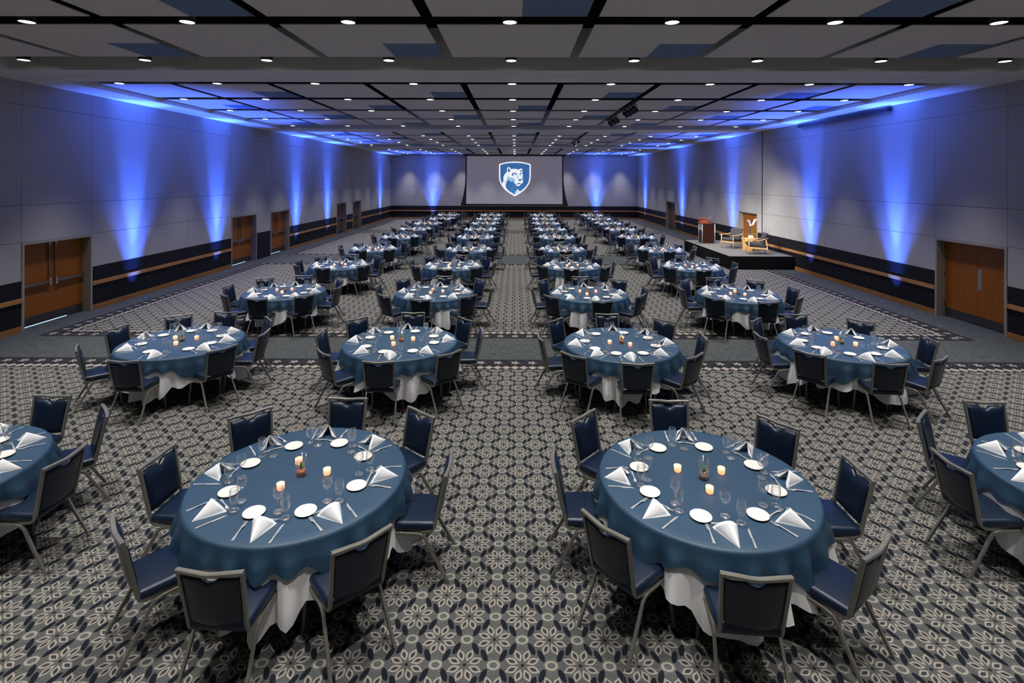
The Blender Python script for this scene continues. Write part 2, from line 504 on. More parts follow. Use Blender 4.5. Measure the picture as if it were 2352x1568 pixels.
# dark vertical channel of the folding partition beside the stage door
boxo('partition_channel', (XR - .012, 22.90, 1.13), (XR + .02, 22.97, ZS), 'channel', wr)

def back_wall():
    root = link('wall_back', MB().box((XL - .5, YF + .24, 0), (XR + .5, YF + .5, 6.6)).mesh('wall_back', 'black'))
    struct(root, 'far end wall of grey panels above a black wainscot, behind the screen', 'wall')
    nx = 10
    xs = [XL + (XR - XL) * k / nx for k in range(nx + 1)]
    def bx(n, x0, x1, z0, z1, mt, proud=0.0, gap=JT):
        g = gap / 2
        boxo(n, (x0 + g, YF - proud, z0 + (g if z0 > 0 else 0)), (x1 - g, YF + .24, z1 - g), mt, root)
    for x0, x1 in zip(xs, xs[1:]):
        bx('baseboard_segment', x0, x1, 0, ZB[1], 'base', 0.016, 0.004)
        bx('wainscot_panel', x0, x1, ZB[1], ZB[2], 'black', -0.004)
        bx('rail_segment', x0, x1, ZB[2], ZB[3], 'rail', 0.035, 0.004)
        bx('wainscot_panel', x0, x1, ZB[3], ZB[4], 'black', -0.004)
        for z0, z1 in zip(ZB[4:], ZB[5:]):
            bx('wall_panel', x0, x1, z0, z1, 'wall')
back_wall()
struct(boxo('wall_front', (XL - .5, YN - .2, 0), (XR + .5, YN, 6.6), 'wall'), 'plain grey wall closing the hall behind the viewer', 'wall')

# ------------------------------------------------------------------ doors
def door(name, x, sgn, y0, y1, label, hw='bar', light=False, wood_='door'):
    """a pair of leaves set back in a painted frame"""
    root = link(name, None, None, (x, (y0 + y1) / 2, 0))
    struct(root, label, 'door')
    W = (y1 - y0) / 2
    ft = 0.055
    dep = -sgn * 0.20
    def b(n, a, c, mt, par=root):
        lo = tuple(min(a[i], c[i]) for i in range(3)); hi = tuple(max(a[i], c[i]) for i in range(3))
        if par is not root: 
            pl = par.location; lo = tuple(lo[i] - pl[i] for i in range(3)); hi = tuple(hi[i] - pl[i] for i in range(3))
        return boxo(n, lo, hi, mt, par)
    for s in (-1, 1):
        b('door_jamb', (sgn * .018, s * W, 0), (dep - sgn * .03, s * (W - ft), 1.985), 'frame')
    b('door_head', (sgn * .018, -W + ft, 1.985 - ft), (dep - sgn * .03, W - ft, 1.985), 'frame')
    top = 1.985 - ft - .006
    for s in (-1, 1):
        ya, yb = s * .003, s * (W - ft - .004)
        leaf = b('door_leaf', (dep, ya, .012), (dep - sgn * .045, yb, top), wood_)
        f = dep + sgn * .0025
        b('kick_plate', (dep, ya, .014), (f, yb, .22), 'kick', leaf)
        if hw == 'bar':
            yi = s * .12
            b('push_bar', (dep + sgn * .03, s * .10, .93), (dep + sgn * .075, s * (W - ft - .03), .985), 'bar', leaf)
            b('latch_case', (dep, s * .055, .88), (dep + sgn * .07, s * .115, 1.05), 'steel', leaf)
            b('latch_rod', (dep + sgn * .01, s * .075, 1.05), (dep + sgn * .03, s * .092, top - .04), 'bar', leaf)
            b('closer_latch', (dep, s * .065, top - .09), (dep + sgn * .05, s * .105, top - .01), 'steel', leaf)
        elif hw == 'plate' and s < 0:
            b('push_plate', (dep, s * .02, .85), (dep + sgn * .004, s * .12, 1.35), 'steel', leaf)
        elif hw == 'plain':
            pass
    for s in (-1, 1):
        if sgn < 0 and s > 0 and hw != 'bar':
            for z in (.25, 1.0, 1.7):
                b('hinge', (dep, s * (W - ft - .012), z), (dep + sgn * .02, s * (W - ft + .004), z + .11), 'kick')
    if light:
        b('light_gap', (dep - sgn * .005, -W + ft, .002), (dep + sgn * .004, W * .45, .018), 'gap')
    return root
dl = ['wooden double doors with push bars, closest pair on the left wall', 'wooden double doors with push bars, second pair along the left wall',
      'wooden double doors with push bars, third pair along the left wall', 'narrow looking wooden doors, fourth pair along the left wall',
      'narrow looking wooden doors, farthest pair along the left wall']
for i, (a, b_) in enumerate(LD):
    door('door_%d' % (i + 1), XL, 1, a, b_, dl[i], 'bar', i < 3, 'door' if i < 3 else 'door_dark')
door('door_6', XR, -1, *RD[0], 'wooden double doors with a steel push plate, closest on the right wall', 'plate')
door('door_7', XR, -1, *RD[1], 'bright orange wooden double doors behind the stage', 'plain')
door('door_8', XR, -1, *RD[2], 'brown wooden doors beyond the lectern on the right wall', 'plain', wood_='door_dark')

# ------------------------------------------------------------------ ceiling
ce = link('ceiling', MB().box((XL - .5, YN - .2, 6.45), (XR + .5, YF + .5, 6.65)).mesh('ceiling', 'plenum'))
struct(ce, 'black ceiling void hung with tan panels, some with blue quarters', 'ceiling')
SOFX = 0.93
IL, IR = XL + SOFX, XR - SOFX          # inner faces of the side soffits
BEAMS = [(10.36 + 12.05 * j, 11.62 + 12.05 * j) for j in range(-1, 3)]
YEND = YF - 0.0
def soffit(name, a, b, label):
    return struct(boxo(name, a, b, 'soffit'), label, 'soffit')
tn = 1
for (nm, a, b, lb) in (('l', (XL, YN, ZS), (IL, YF, 6.45), 'white soffit along the left wall lit blue from below'),
                       ('r', (IR, YN, ZS), (XR, YF, 6.45), 'white soffit along the right wall lit blue from below')):
    soffit('trim_%d' % tn, a, b, lb); tn += 1
for j, (a, b) in enumerate(BEAMS):
    mid = (a + b) / 2
    root = soffit('trim_%d' % tn, (IL, a, ZS), (IR, mid - .012, 6.45), 'white cross beam under the ceiling, %s one from the screen' % ORD[4 - j]); tn += 1
    o = boxo('beam_half', (IL, mid + .012, ZS), (IR, b, 6.45), 'soffit')
    o.parent = root; o.matrix_parent_inverse = Matrix.Translation(-root.location)

rows = [L0 + MY * k for k in range(-5, 16)]      # light rows
PGX, PGY, PT = 0.17, 0.40, 0.014
colx = [CX + MX * k for k in range(-4, 5)]
for k, (ra, rb) in enumerate(zip(rows, rows[1:])):
    y0, y1 = ra + PGY / 2, rb - PGY / 2
    seg = [(y0, y1)]
    for (ba, bb) in BEAMS:
        if y0 < bb and y1 > ba:
            seg = []
    for (s0, s1) in seg:
        for i, x in enumerate(colx):
            xa, xb = x - MX / 2 + PGX / 2, x + MX / 2 - PGX / 2
            xa, xb = max(xa, IL + .05), min(xb, IR - .05)
            q = (k - 5) + (i - 4)
            if q % 2 == 0:
                xm, ym = xb - (xb - xa) * 0.42, s0 + (s1 - s0) * 0.52
                o = boxo('ceiling_panel', (xa, s0, ZP), (xm, s1, ZP + PT), 'panel', ce)
                boxo('ceiling_panel', (xm, s0, ZP), (xb, ym, ZP + PT), 'panel', ce)
                boxo('ceiling_blue_panel', (xm, ym, ZP), (xb, s1, ZP + PT), 'panel_blue', ce)
            else:
                boxo('ceiling_panel', (xa, s0, ZP), (xb, s1, ZP + PT), 'panel', ce)
# the ceiling box has its origin at the world origin, so children keep world positions

# downlights
can_me = MB().lathe([(.098, 0), (.106, 0), (.106, .20), (.0, .20)], 20, capb=False).mesh('downlight_can', 'can', True)
lens_me = MB().lathe([(.0, .004), (.06, .0), (.098, .006)], 20, capb=False).mesh('downlight_lens', 'lens', True)
lamp_d = bpy.data.lights.new('downlight_lamp', 'SPOT')
lamp_d.energy = DOWN_W; lamp_d.color = DOWN_COL; lamp_d.spot_size = R(DOWN_CONE); lamp_d.spot_blend = DOWN_BLEND; lamp_d.shadow_soft_size = 0.16
nrow = 0
vis_rows = [y for y in rows if y > -3 and y < 44.5] + [YF - 0.85]
for y in vis_rows:
    hidden = any(a - .1 < y < b + .1 for a, b in BEAMS)
    if hidden: continue
    nrow += 1
    for i, x in enumerate(colx):
        xx = min(max(x, IL + .3), IR - .3)
        d = link('ceiling_downlight', can_me, None, (xx, y, 5.695))
        tag(d, 'round white ceiling downlight, %s across from the left wall, %s light row' % (ORD[i + 1], ORD[nrow]), 'downlight', 'ceiling downlights')
        link('lens', lens_me, d)
        link('lamp', lamp_d, d, (0, 0, -.012))

# ------------------------------------------------------------------ blue uplights set into the floor
up_me = MB().lathe([(.075, 0), (.08, .012), (.06, .014)], 16, capb=False).mesh('uplight_rim', 'can', True)
upl_me = MB().lathe([(.0, .011), (.061, .012)], 16, capb=False).mesh('uplight_lens', 'blue_lens', True)
def uplight(x, y, tx, ty, label):
    o = link('floor_uplight', up_me, None, (x, y, 0))
    tag(o, label, 'uplight', 'blue floor uplights along the walls')
    link('lens', upl_me, o)
    spot('lamp', o, (0, 0, .03), (-tx * 1.8, -ty * 1.8, 5.6), BLUE_WIDE[0], BLUE_COL, BLUE_WIDE[1], 1.0, 0.03)
    spot('lamp', o, (0, 0, .03), (tx * .95, ty * .95, 5.6), BLUE_NARROW[0], BLUE_COL, BLUE_NARROW[1], 1.0, 0.03)
    spot('lamp', o, (0, 0, .03), (tx, ty, 1.05), BLUE_LOW[0], BLUE_COL, BLUE_LOW[1], 1.0, 0.03)
UPO, UPT = 0.38, 0.40
for k, y in enumerate((14.97, 19.18, 26.16, 30.53, 42.44)):
    uplight(XL + UPO, y, -UPT, 0, 'small blue uplight in the floor by the left wall, %s from the front' % ORD[k + 1])
for k, y in enumerate((14.90, 19.18, 26.04, 33.91, 43.56)):
    uplight(XR - UPO, y, UPT, 0, 'small blue uplight in the floor by the right wall, %s from the front' % ORD[k + 1])
for k, x in enumerate((-7.35, 7.15)):
    uplight(x, YF - UPO, 0, UPT, 'small blue uplight in the floor below the end wall, %s of the screen' % ('left', 'right')[k])

# ------------------------------------------------------------------ screen case high on the right wall
sc = link('screen_case', MB().rbox((0, 0, 0), (.13, 4.72, .14), .02, 2).mesh('screen_case', 'case'), None, (XR - .10, 17.4, 5.50))
tag(sc, 'long dark roller screen case high on the right wall under the soffit', 'screen case')
for s in (-1, 1):
    link('end_cap', MB().rbox((0, 0, 0), (.135, .05, .145), .02, 2).mesh('end_cap', 'screenblack'), sc, (0, s * 2.37, 0))

# ------------------------------------------------------------------ projection screen and emblem
YS = YF - 1.25
def screen():
    root = link('projection_screen', None, None, (-.1, YS, 1.244)); root.scale = (.98, 1, .98)
    tag(root, 'wide grey projection screen with flared black border hanging on the end wall', 'screen')
    n = 16
    def half(t): return 4.20 + 0.06 * t ** 2
    vs, fs = [], []
    H0, H1 = 0.12, 4.37
    for k in range(n + 1):
        t = k / n; z = H1 + (H0 - H1) * t
        vs += [(-half(t), 0, z), (half(t), 0, z)]
    fs = [(2 * k + 2, 2 * k + 3, 2 * k + 1, 2 * k) for k in range(n)]
    vs2 = [(x, .006, z) for x, _, z in vs]
    b = MB().add(vs, fs).add(vs2, [tuple(reversed(f)) for f in fs])
    link('screen_fabric', b.mesh('screen_fabric', 'screen'), root)
    # black tensioned borders curving outwards to the foot
    b = MB()
    for s in (-1, 1):
        v, f = [], []
        for k in range(n + 1):
            t = k / n; z = H1 + (0 - H1) * t
            wv = 0.10 + 0.38 * max(0, (t - .35) / .65) ** 2.2
            for yy in (-.008, .012):
                v += [(s * half(t), yy, z), (s * (half(t) + wv), yy, z)]
        for k in range(n):
            for q in (0, 2):
                f.append((4 * k + q, 4 * k + q + 1, 4 * k + q + 5, 4 * k + q + 4))
            f.append((4 * k + 1, 4 * k + 3, 4 * k + 7, 4 * k + 5)); f.append((4 * k, 4 * k + 2, 4 * k + 6, 4 * k + 4))
        b.add(v, f)
    link('side_border', b.mesh('side_border', 'screenblack'), root)
    link('bottom_bar', MB().box((-4.72, -.03, -.03), (4.72, .03, .13)).mesh('bottom_bar', 'screenblack'), root)
    link('roller_case', MB().box((-4.5, -.06, 4.35), (4.5, .14, 4.46)).mesh('roller_case', 'screenblack'), root)
    for s in (-3.2, 3.2): link('hanger', MB().box((s - .03, .02, 4.44), (s + .03, .08, 4.60)).mesh('hanger', 'screenblack'), root)
    # emblem: flat shapes before the fabric, glowing in place of projected light
    KE = 0.00418
    def P(pts): return [((x - 1130) * KE + .04, (650 - y) * KE) for x, y in pts]
    layer = [0]
    em = link('shield_emblem', None, root, (0, -.004, 3.56 - 1.2))
    em['label'] = 'blue shield emblem with a white lion head'
    def poly(name, pts, mt):
        layer[0] += 1
        q = P(pts); y = -.0025 * layer[0]
        if sum(q[i][0] * q[(i + 1) % len(q)][1] - q[(i + 1) % len(q)][0] * q[i][1] for i in range(len(q))) < 0: q.reverse()
        k = len(q)
        vs = [(x, y, z) for x, z in q] + [(x, y + .002, z) for x, z in q]
        fs = [tuple(range(k)), tuple(reversed(range(k, 2 * k)))] + [(i, i + k, (i + 1) % k + k, (i + 1) % k) for i in range(k)]
        link(name, MB().add(vs, fs).mesh(name, mt), em)
    def mir(h): return h + [(2260 - x, y) for x, y in reversed(h)][1:-1]
    poly('shield_edge', mir([(1130, 288), (1050, 291), (950, 302), (850, 325), (795, 348), (795, 600), (805, 690), (830, 760), (870, 820), (930, 890), (1010, 950), (1130, 1022)]), 'em_white')
    poly('shield_field', mir([(1130, 315), (1000, 322), (900, 338), (822, 365), (822, 600), (832, 685), (856, 750), (895, 808), (950, 870), (1025, 925), (1130, 990)]), 'em_blue')
    poly('neck', [(955, 508), (905, 575), (886, 630), (893, 690), (862, 752), (890, 806), (945, 868), (1022, 926), (975, 885), (945, 850), (934, 805), (938, 765), (975, 700), (990, 650), (985, 560)], 'em_white')
    poly('head', [(965, 505), (961, 440), (980, 410), (1002, 402), (1025, 420), (1045, 448), (1120, 441), (1180, 450), (1212, 463), (1235, 440), (1270, 435), (1289, 455), (1291, 490), (1281, 520),
                  (1298, 548), (1290, 582), (1303, 620), (1301, 650), (1290, 668), (1302, 705), (1292, 738), (1270, 760), (1243, 750), (1230, 735), (1200, 752), (1140, 766), (1112, 740), (1096, 700), (1085, 685), (1078, 718), (1036, 706), (1000, 690), (985, 665), (970, 600)], 'em_white')
    poly('cheek_shade', [(970, 558), (990, 605), (1030, 624), (1105, 632), (1130, 660), (1138, 700), (1132, 762), (1105, 735), (1095, 700), (1085, 685), (1078, 718), (1035, 706), (1000, 690), (986, 664), (976, 700), (945, 740), (932, 772), (925, 720), (945, 685), (968, 660)], 'em_light')
    poly('nose_bridge', [(1163, 585), (1186, 565), (1213, 655), (1195, 662)], 'em_light')
    poly('muzzle_shade', [(1268, 625), (1290, 600), (1303, 622), (1300, 652), (1285, 660)], 'em_light')
    poly('chest_shade', [(1195, 863), (1203, 942), (1131, 986), (1129, 950), (1150, 908)], 'em_light')
    poly('chest', [(1198, 865), (1213, 902), (1238, 920), (1203, 942)], 'em_white')
    poly('ear', [(978, 455), (996, 420), (1036, 486), (1000, 521), (983, 492)], 'em_blue')
    poly('ear', [(1239, 490), (1270, 450), (1279, 490), (1265, 511)], 'em_blue')
    poly('eye', [(1058, 578), (1072, 543), (1108, 522), (1150, 527), (1170, 552), (1158, 580), (1147, 584), (1150, 560), (1122, 545), (1095, 558), (1100, 578), (1126, 590), (1088, 586)], 'em_blue')
    poly('eye', [(1226, 548), (1248, 527), (1278, 533), (1287, 556), (1265, 547), (1245, 556), (1254, 588), (1236, 580)], 'em_blue')
    poly('nose', [(1193, 668), (1235, 657), (1282, 660), (1284, 676), (1265, 683), (1246, 690), (1241, 716), (1228, 714), (1232, 692), (1205, 686)], 'em_blue')
    poly('mouth', [(1138, 764), (1200, 748), (1228, 728), (1241, 745), (1206, 763), (1150, 776)], 'em_blue')
    poly('chin', [(1145, 787), (1180, 768), (1245, 764), (1252, 780), (1225, 799), (1168, 801)], 'em_white')
screen()

# ------------------------------------------------------------------ stage light tracks
def track(x, y0, y1, heads, label, aim):
    root = link('light_track', MB().box((-.03, (y0 - y1) / 2, 0), (.03, (y1 - y0) / 2, .05)).mesh('light_track', 'can'), None, (x, (y0 + y1) / 2, 5.66))
    tag(root, label, 'light track')
    for k in (-.45, 0, .45): link('hanger', MB().box((-.008, k * (y1 - y0) - .008, .04), (.008, k * (y1 - y0) + .008, .80)).mesh('hanger', 'can'), root)
    head_me = MB().lathe([(.034, -.09), (.055, -.07), (.060, .0), (.064, .10)], 14, capb=True).mesh('head', 'can', True)
    ring_me = MB().lathe([(.063, .098), (.070, .10), (.070, .13), (.066, .13)], 14, capb=False).mesh('barrel_ring', 'can', True)
    len_me = MB().lathe([(.0, .092), (.063, .092)], 14, capb=False).mesh('head_lens', 'lens_warm', True)
    for i, (y, tgt) in enumerate(heads):
        b = MB()
        b.box((-.012, -.012, -.05), (.012, .012, .02)); b.box((-.075, -.012, -.06), (.075, .012, -.045))
        for s in (-1, 1): b.box((s * .072 - .005, -.012, -.19), (s * .072 + .005, .012, -.05))
        h0 = link('stage_light', b.mesh('yoke', 'can'), None, (x, y, 5.66))
        d = Vector(tgt) - Vector((x, y, 5.50))
        tag(h0, 'black theatre spotlight on the %s bay track, %s from the front' % (label.split(',')[0].split()[-2], ORD[i + 1]), 'spotlight', 'stage spotlights')
        e = d.to_track_quat('Z', 'Y').to_euler()
        for n_, me in (('barrel', head_me), ('barrel_ring', ring_me), ('lens', len_me)):
            o = link(n_, me, h0, (0, 0, -.16)); o.rotation_euler = e
        if aim:
            spot('lamp', h0, tuple(Vector((0, 0, -.16)) + d.normalized() * .14), tuple(Vector((0, 0, -.16)) + d), STAGE_W, STAGE_COL, 34, .9, .06)
MT['lens_warm'] = mat('spot_lens', (0.6, 0.6, 0.6), 0.1, emit=(1, .95, .85), es=1.0)
TX = CX + 1.5 * MX
track(TX, 14.6, 19.6, [(15.0, (9.2, 21.2, .6)), (15.4, (10.6, 22.2, 1.6)), (15.85, (9.6, 22.4, .6)), (16.3, (10.7, 24.4, 2.2)), (17.7, (9.0, 24.4, 1.0)), (18.3, (10.6, 21.0, 1.6)), (18.9, (9.5, 23.4, .6))],
      'black ceiling light track in the second bay, above the inner tables', True)
track(TX, 27.0, 32.0, [(28.2, (9.0, 24.4, 1.2)), (30.2, (8.9, 24.4, 1.2))], 'black ceiling light track in the third bay, small in the distance', False)

# ------------------------------------------------------------------ stage
def stage():
    root = link('stage', None, None, (0, 0, 0))
    tag(root, 'low black skirted stage with grey carpeted top by the right wall', 'stage')
    x0, x1, y0, y1, z = 8.27, 10.74, 20.18, 25.55, .52
    link('frame', MB().box((x0 + .02, y0 + .02, .0), (x1 - .02, y1 - .02, z - .06)).mesh('stage_frame', 'skirt'), root)
    xs = [x0, x0 + 1.235, x1]; ys = [y0, y0 + 1.79, y0 + 3.58, y1]
    for a, b in zip(xs, xs[1:]):
        for c, d in zip(ys, ys[1:]):
            o = boxo('deck_panel', (a + .004, c + .004, z - .058), (b - .004, d - .004, z), 'stagetop', root)
    # pleated skirt
    b = MB()
    path = [(x0, y1), (x0, y0), (x1, y0)]
    pts = []
    for (ax_, ay_), (bx_, by_) in zip(path, path[1:]):
        L = math.hypot(bx_ - ax_, by_ - ay_); n = int(L / .05)
        nx_, ny_ = (by_ - ay_) / L, -(bx_ - ax_) / L
        for k in range(n):
            t = k / n; o = .003 * (1 if k % 2 else -1)
            pts.append((ax_ + (bx_ - ax_) * t - nx_ * o, ay_ + (by_ - ay_) * t - ny_ * o))
    pts.append(path[-1])
    vs = []
    for x, y in pts: vs += [(x, y, .005), (x, y, z - .01)]
    fs = [(2 * k, 2 * k + 1, 2 * k + 3, 2 * k + 2) for k in range(len(pts) - 1)]
    link('skirt', b.add(vs, fs).mesh('skirt', 'skirt'), root)
stage()
ZST = 0.52

def lectern():
    root = link('lectern', None, None, (8.68, 24.27, ZST))
    tag(root, 'dark mahogany lectern with aluminium corner posts standing on the stage', 'lectern')
    W, D = .61, .50
    link('cabinet', MB().box((.03, .02, .0), (W - .02, D - .02, .90)).mesh('cabinet', 'mahog'), root)
    link('front_panel', MB().box((.0, .05, .04), (.03, D - .05, .60)).mesh('front_panel', 'mahog'), root)
    pl = link('badge_panel', MB().box((.0, .05, .61), (.03, D - .05, .88)).mesh('badge_panel', 'alu'), root)
    link('badge', MB().add([(-.003, .25 + a, .75 + c) for a, c in ((-.035, .06), (.035, .06), (.04, 0), (0, -.07), (-.04, 0))] +
                           [(.001, .25 + a, .75 + c) for a, c in ((-.035, .06), (.035, .06), (.04, 0), (0, -.07), (-.04, 0))],
                           [(0, 1, 2, 3, 4), (9, 8, 7, 6, 5)] + [(i, i + 5, (i + 1) % 5 + 5, (i + 1) % 5) for i in range(5)]).mesh('badge', 'channel'), pl)
    post = MB().lathe([(.022, 0), (.022, .90)], 10, capt=True).mesh('corner_post', 'alu', True)
    for x, y in ((.01, .02), (.01, D - .02), (W - .02, .02), (W - .02, D - .02)):
        link('corner_post', post, root, (x, y, 0))
    link('ledge', MB().rbox((.2, D / 2, .935), (.52, D + .04, .03), .01, 2).mesh('ledge', 'mahog_red'), root)
    link('back_ledge', MB().rbox((.47, D / 2, .92), (.30, D, .03), .01, 2).mesh('back_ledge', 'mahog'), root)
    link('reading_box', MB().add([(.0, .05, .95), (.30, .05, .95), (.30, D - .05, .95), (.0, D - .05, .95), (.0, .05, 1.11), (.24, .05, 1.10), (.24, D - .05, 1.10), (.0, D - .05, 1.11)],
                                 [(0, 3, 2, 1), (4, 5, 6, 7), (0, 1, 5, 4), (1, 2, 6, 5), (2, 3, 7, 6), (3, 0, 4, 7)]).mesh('reading_box', 'mahog_red'), root)
    o = link('reading_top', MB().rbox((0, 0, 0), (.46, D + .02, .03), .01, 2).mesh('reading_top', 'mahog_red'), root, (.17, D / 2, 1.135))
    o.rotation_euler = (0, R(3), 0)
    mic = link('gooseneck', MB().sweep([(.36, .25, 1.12), (.46, .25, 1.20), (.56, .25, 1.27), (.62, .25, 1.285), (.66, .25, 1.275)], circ(.006, 6)).mesh('gooseneck', 'steel', True), root)
    link('microphone', MB().rbox((.69, .25, 1.265), (.07, .035, .035), .016, 3).mesh('microphone', 'can', True), mic)
lectern()

def armchair(loc, rz, label):
    """oak lounge chair facing local +y"""
    root = link('lounge_chair', None, None, loc, rz)
    tag(root, label, 'armchair', 'oak lounge chairs on the stage')
    sec = rect(.032, .042, .008)
    for s in (-1, 1):
        link('leg', MB().sweep([(s * .31, .34, 0), (s * .295, .31, .56)], rect(.036, .04, .01), (0, 1, 0), scale=[.7, 1.0]).mesh('front_leg', 'oak', True), root)
        link('leg', MB().sweep([(s * .31, -.40, 0), (s * .285, -.30, .58)], rect(.036, .04, .01), (0, 1, 0), scale=[.7, 1.0]).mesh('rear_leg', 'oak', True), root)
        link('side_rail', MB().sweep([(s * .30, .32, .27), (s * .30, -.35, .235)], rect(.024, .065, .006)).mesh('side_rail', 'oak'), root)
    link('front_rail', MB().box((-.295, .30, .25), (.295, .325, .30)).mesh('front_rail', 'oak'), root)
    link('rear_rail', MB().box((-.29, -.33, .22), (.29, -.305, .28)).mesh('rear_rail', 'oak'), root)
    pts = []
    n = 28
    for k in range(n + 1):
        t = k / n
        if t < .28: pts.append((-.315, .40 - (t / .28) * .52, .565 + .01 * (t / .28)))
        elif t > .72: pts.append((.315, .40 - ((1 - t) / .28) * .52, .565 + .01 * ((1 - t) / .28)))
        else:
            a = PI + (t - .28) / .44 * PI
            pts.append((.315 * math.cos(a), -.12 + .30 * math.sin(a), .575 + .075 * math.sin((t - .28) / .44 * PI)))
    link('armrest', MB().sweep(pts, rect(.055, .028, .01)).mesh('armrest', 'oak', True), root)
    def seatf(x, y, z): return (x, y, z + .022 * (1 - (x / .29) ** 2) * (1 if z > 0 else 0) + y * .10)
    link('seat_cushion', MB().rbox((0, .03, .365), (.565, .66, .13), .055, 4, fn=seatf).mesh('seat_cushion', 'charcoal', True), root)
    def backf(x, y, z): return (x, y - .26 * z + .05 * (x / .27) ** 2 - .02 * (1 - (x / .27) ** 2), z)
    link('back_cushion', MB().rbox((0, -.30, .60), (.54, .13, .48), .06, 4, fn=backf).mesh('back_cushion', 'charcoal', True), root)
def face(dx, dy): return math.atan2(dy, dx) - PI / 2
armchair((9.42, 22.72, ZST), face(-.86, -.5), 'oak lounge chair with charcoal cushions beside the lectern')
armchair((9.62, 20.88, ZST), face(-.97, .24), 'oak lounge chair with charcoal cushions at the near end of the stage')

def drum():
    root = link('side_table', None, None, (9.84, 21.95, ZST))
    tag(root, 'faceted oak drum side table between the two lounge chairs', 'side table')
    n = 8
    st = MB()
    for k in range(n):
        a0, a1 = 2 * PI * k / n + .01, 2 * PI * (k + 1) / n - .01
        b = MB().add([(.30 * math.cos(a), .30 * math.sin(a), z) for z in (0, .47) for a in (a0, a1)] + [(.27 * math.cos(a), .27 * math.sin(a), z) for z in (0, .47) for a in (a0, a1)],
                     [(0, 1, 3, 2), (5, 4, 6, 7), (0, 2, 6, 4), (1, 5, 7, 3), (2, 3, 7, 6), (0, 4, 5, 1)])
        link('stave', b.mesh('stave', 'drum'), root)
    link('table_top', MB().lathe([(.0, .465), (.312, .465), (.318, .475), (.318, .49), (.312, .50), (.0, .50)], 16, capb=False).mesh('drum_top', 'drum'), root)
    zt = ZST + .50
    o = link('potted_orchid', None, None, (9.86, 21.88, zt))
    tag(o, 'white pink orchid in a pale square pot on the oak side table', 'orchid')
    def taper(x, y, z): return (x * (1 + .8 * z), y * (1 + .8 * z), z)
    link('pot', MB().rbox((0, 0, .065), (.17, .17, .13), .02, 3, fn=taper).mesh('pot', 'pot', True), o)
    link('support', MB().sweep([(-.02, 0, .12), (-.025, 0, .74)], rect(.06, .05, .01), (0, 1, 0)).mesh('support', 'stemdark'), o)
    def leaf(b, a, ln, wd, lift, base):
        P_ = []
        for k in range(7):
            t = k / 6; x = ln * t; z = base + lift * math.sin(t * PI * .8); wv = wd * math.sin(PI * min(.97, t * .9 + .08))
            P_.append((x, z, wv))
        vs = []
        for x, z, wv in P_:
            for s, dz in ((-1, .004), (0, -.006), (1, .004)):
                vs.append((x * math.cos(a) - s * wv * math.sin(a), x * math.sin(a) + s * wv * math.cos(a), z + dz))
        fs = []
        for k in range(6):
            for j in range(2): fs.append((3 * k + j, 3 * k + 3 + j, 3 * k + 4 + j, 3 * k + 1 + j))
        b.add(vs, fs)
    for a, ln in ((.2, .30), (1.6, .16), (2.9, .18), (4.4, .2), (5.6, .22)):
        b = MB(); leaf(b, a, ln, .035, .07, .13)
        link('leaf', b.mesh('orchid_leaf', 'leaf', True), o)
    st1 = [(.02, 0, .13), (.05, .01, .4), (.07, .02, .62), (.12, .02, .74), (.19, .0, .80)]
    st2 = [(-.02, 0, .13), (-.04, .0, .5), (-.06, -.01, .66), (-.12, -.02, .74), (-.17, -.03, .75)]
    for st in (st1, st2):
        link('stem', MB().sweep(st, circ(.006, 6), (0, 1, 0)).mesh('orchid_stem', 'leaf', True), o)
    fb = MB()
    for k in range(5):
        a = 2 * PI * k / 5
        fb.add([(0, 0, 0), (.03 * math.cos(a - .5), -.008, .03 * math.sin(a - .5)), (.05 * math.cos(a), -.004, .05 * math.sin(a)), (.03 * math.cos(a + .5), -.008, .03 * math.sin(a + .5))], [(0, 1, 2, 3)])
    fb.rbox((0, -.012, 0), (.02, .02, .02), .009, 2)
    fm = fb.mesh('orchid_blossom', 'petal', True)
    rnd = random.Random(3)
    for (x, y, z) in ((.07, -.02, .60), (.10, -.02, .66), (.13, -.01, .72), (.17, -.02, .77), (.21, -.01, .80), (.12, -.03, .78), (-.06, -.03, .62), (-.08, -.03, .70), (-.12, -.04, .745), (-.17, -.04, .75), (-.03, -.03, .56)):
        q = link('blossom', fm, o, (x, y, z)); q.rotation_euler = (rnd.uniform(-.4, .4), rnd.uniform(-.5, .5), rnd.uniform(-.6, .6)); q.scale = (1.15,) * 3
drum()

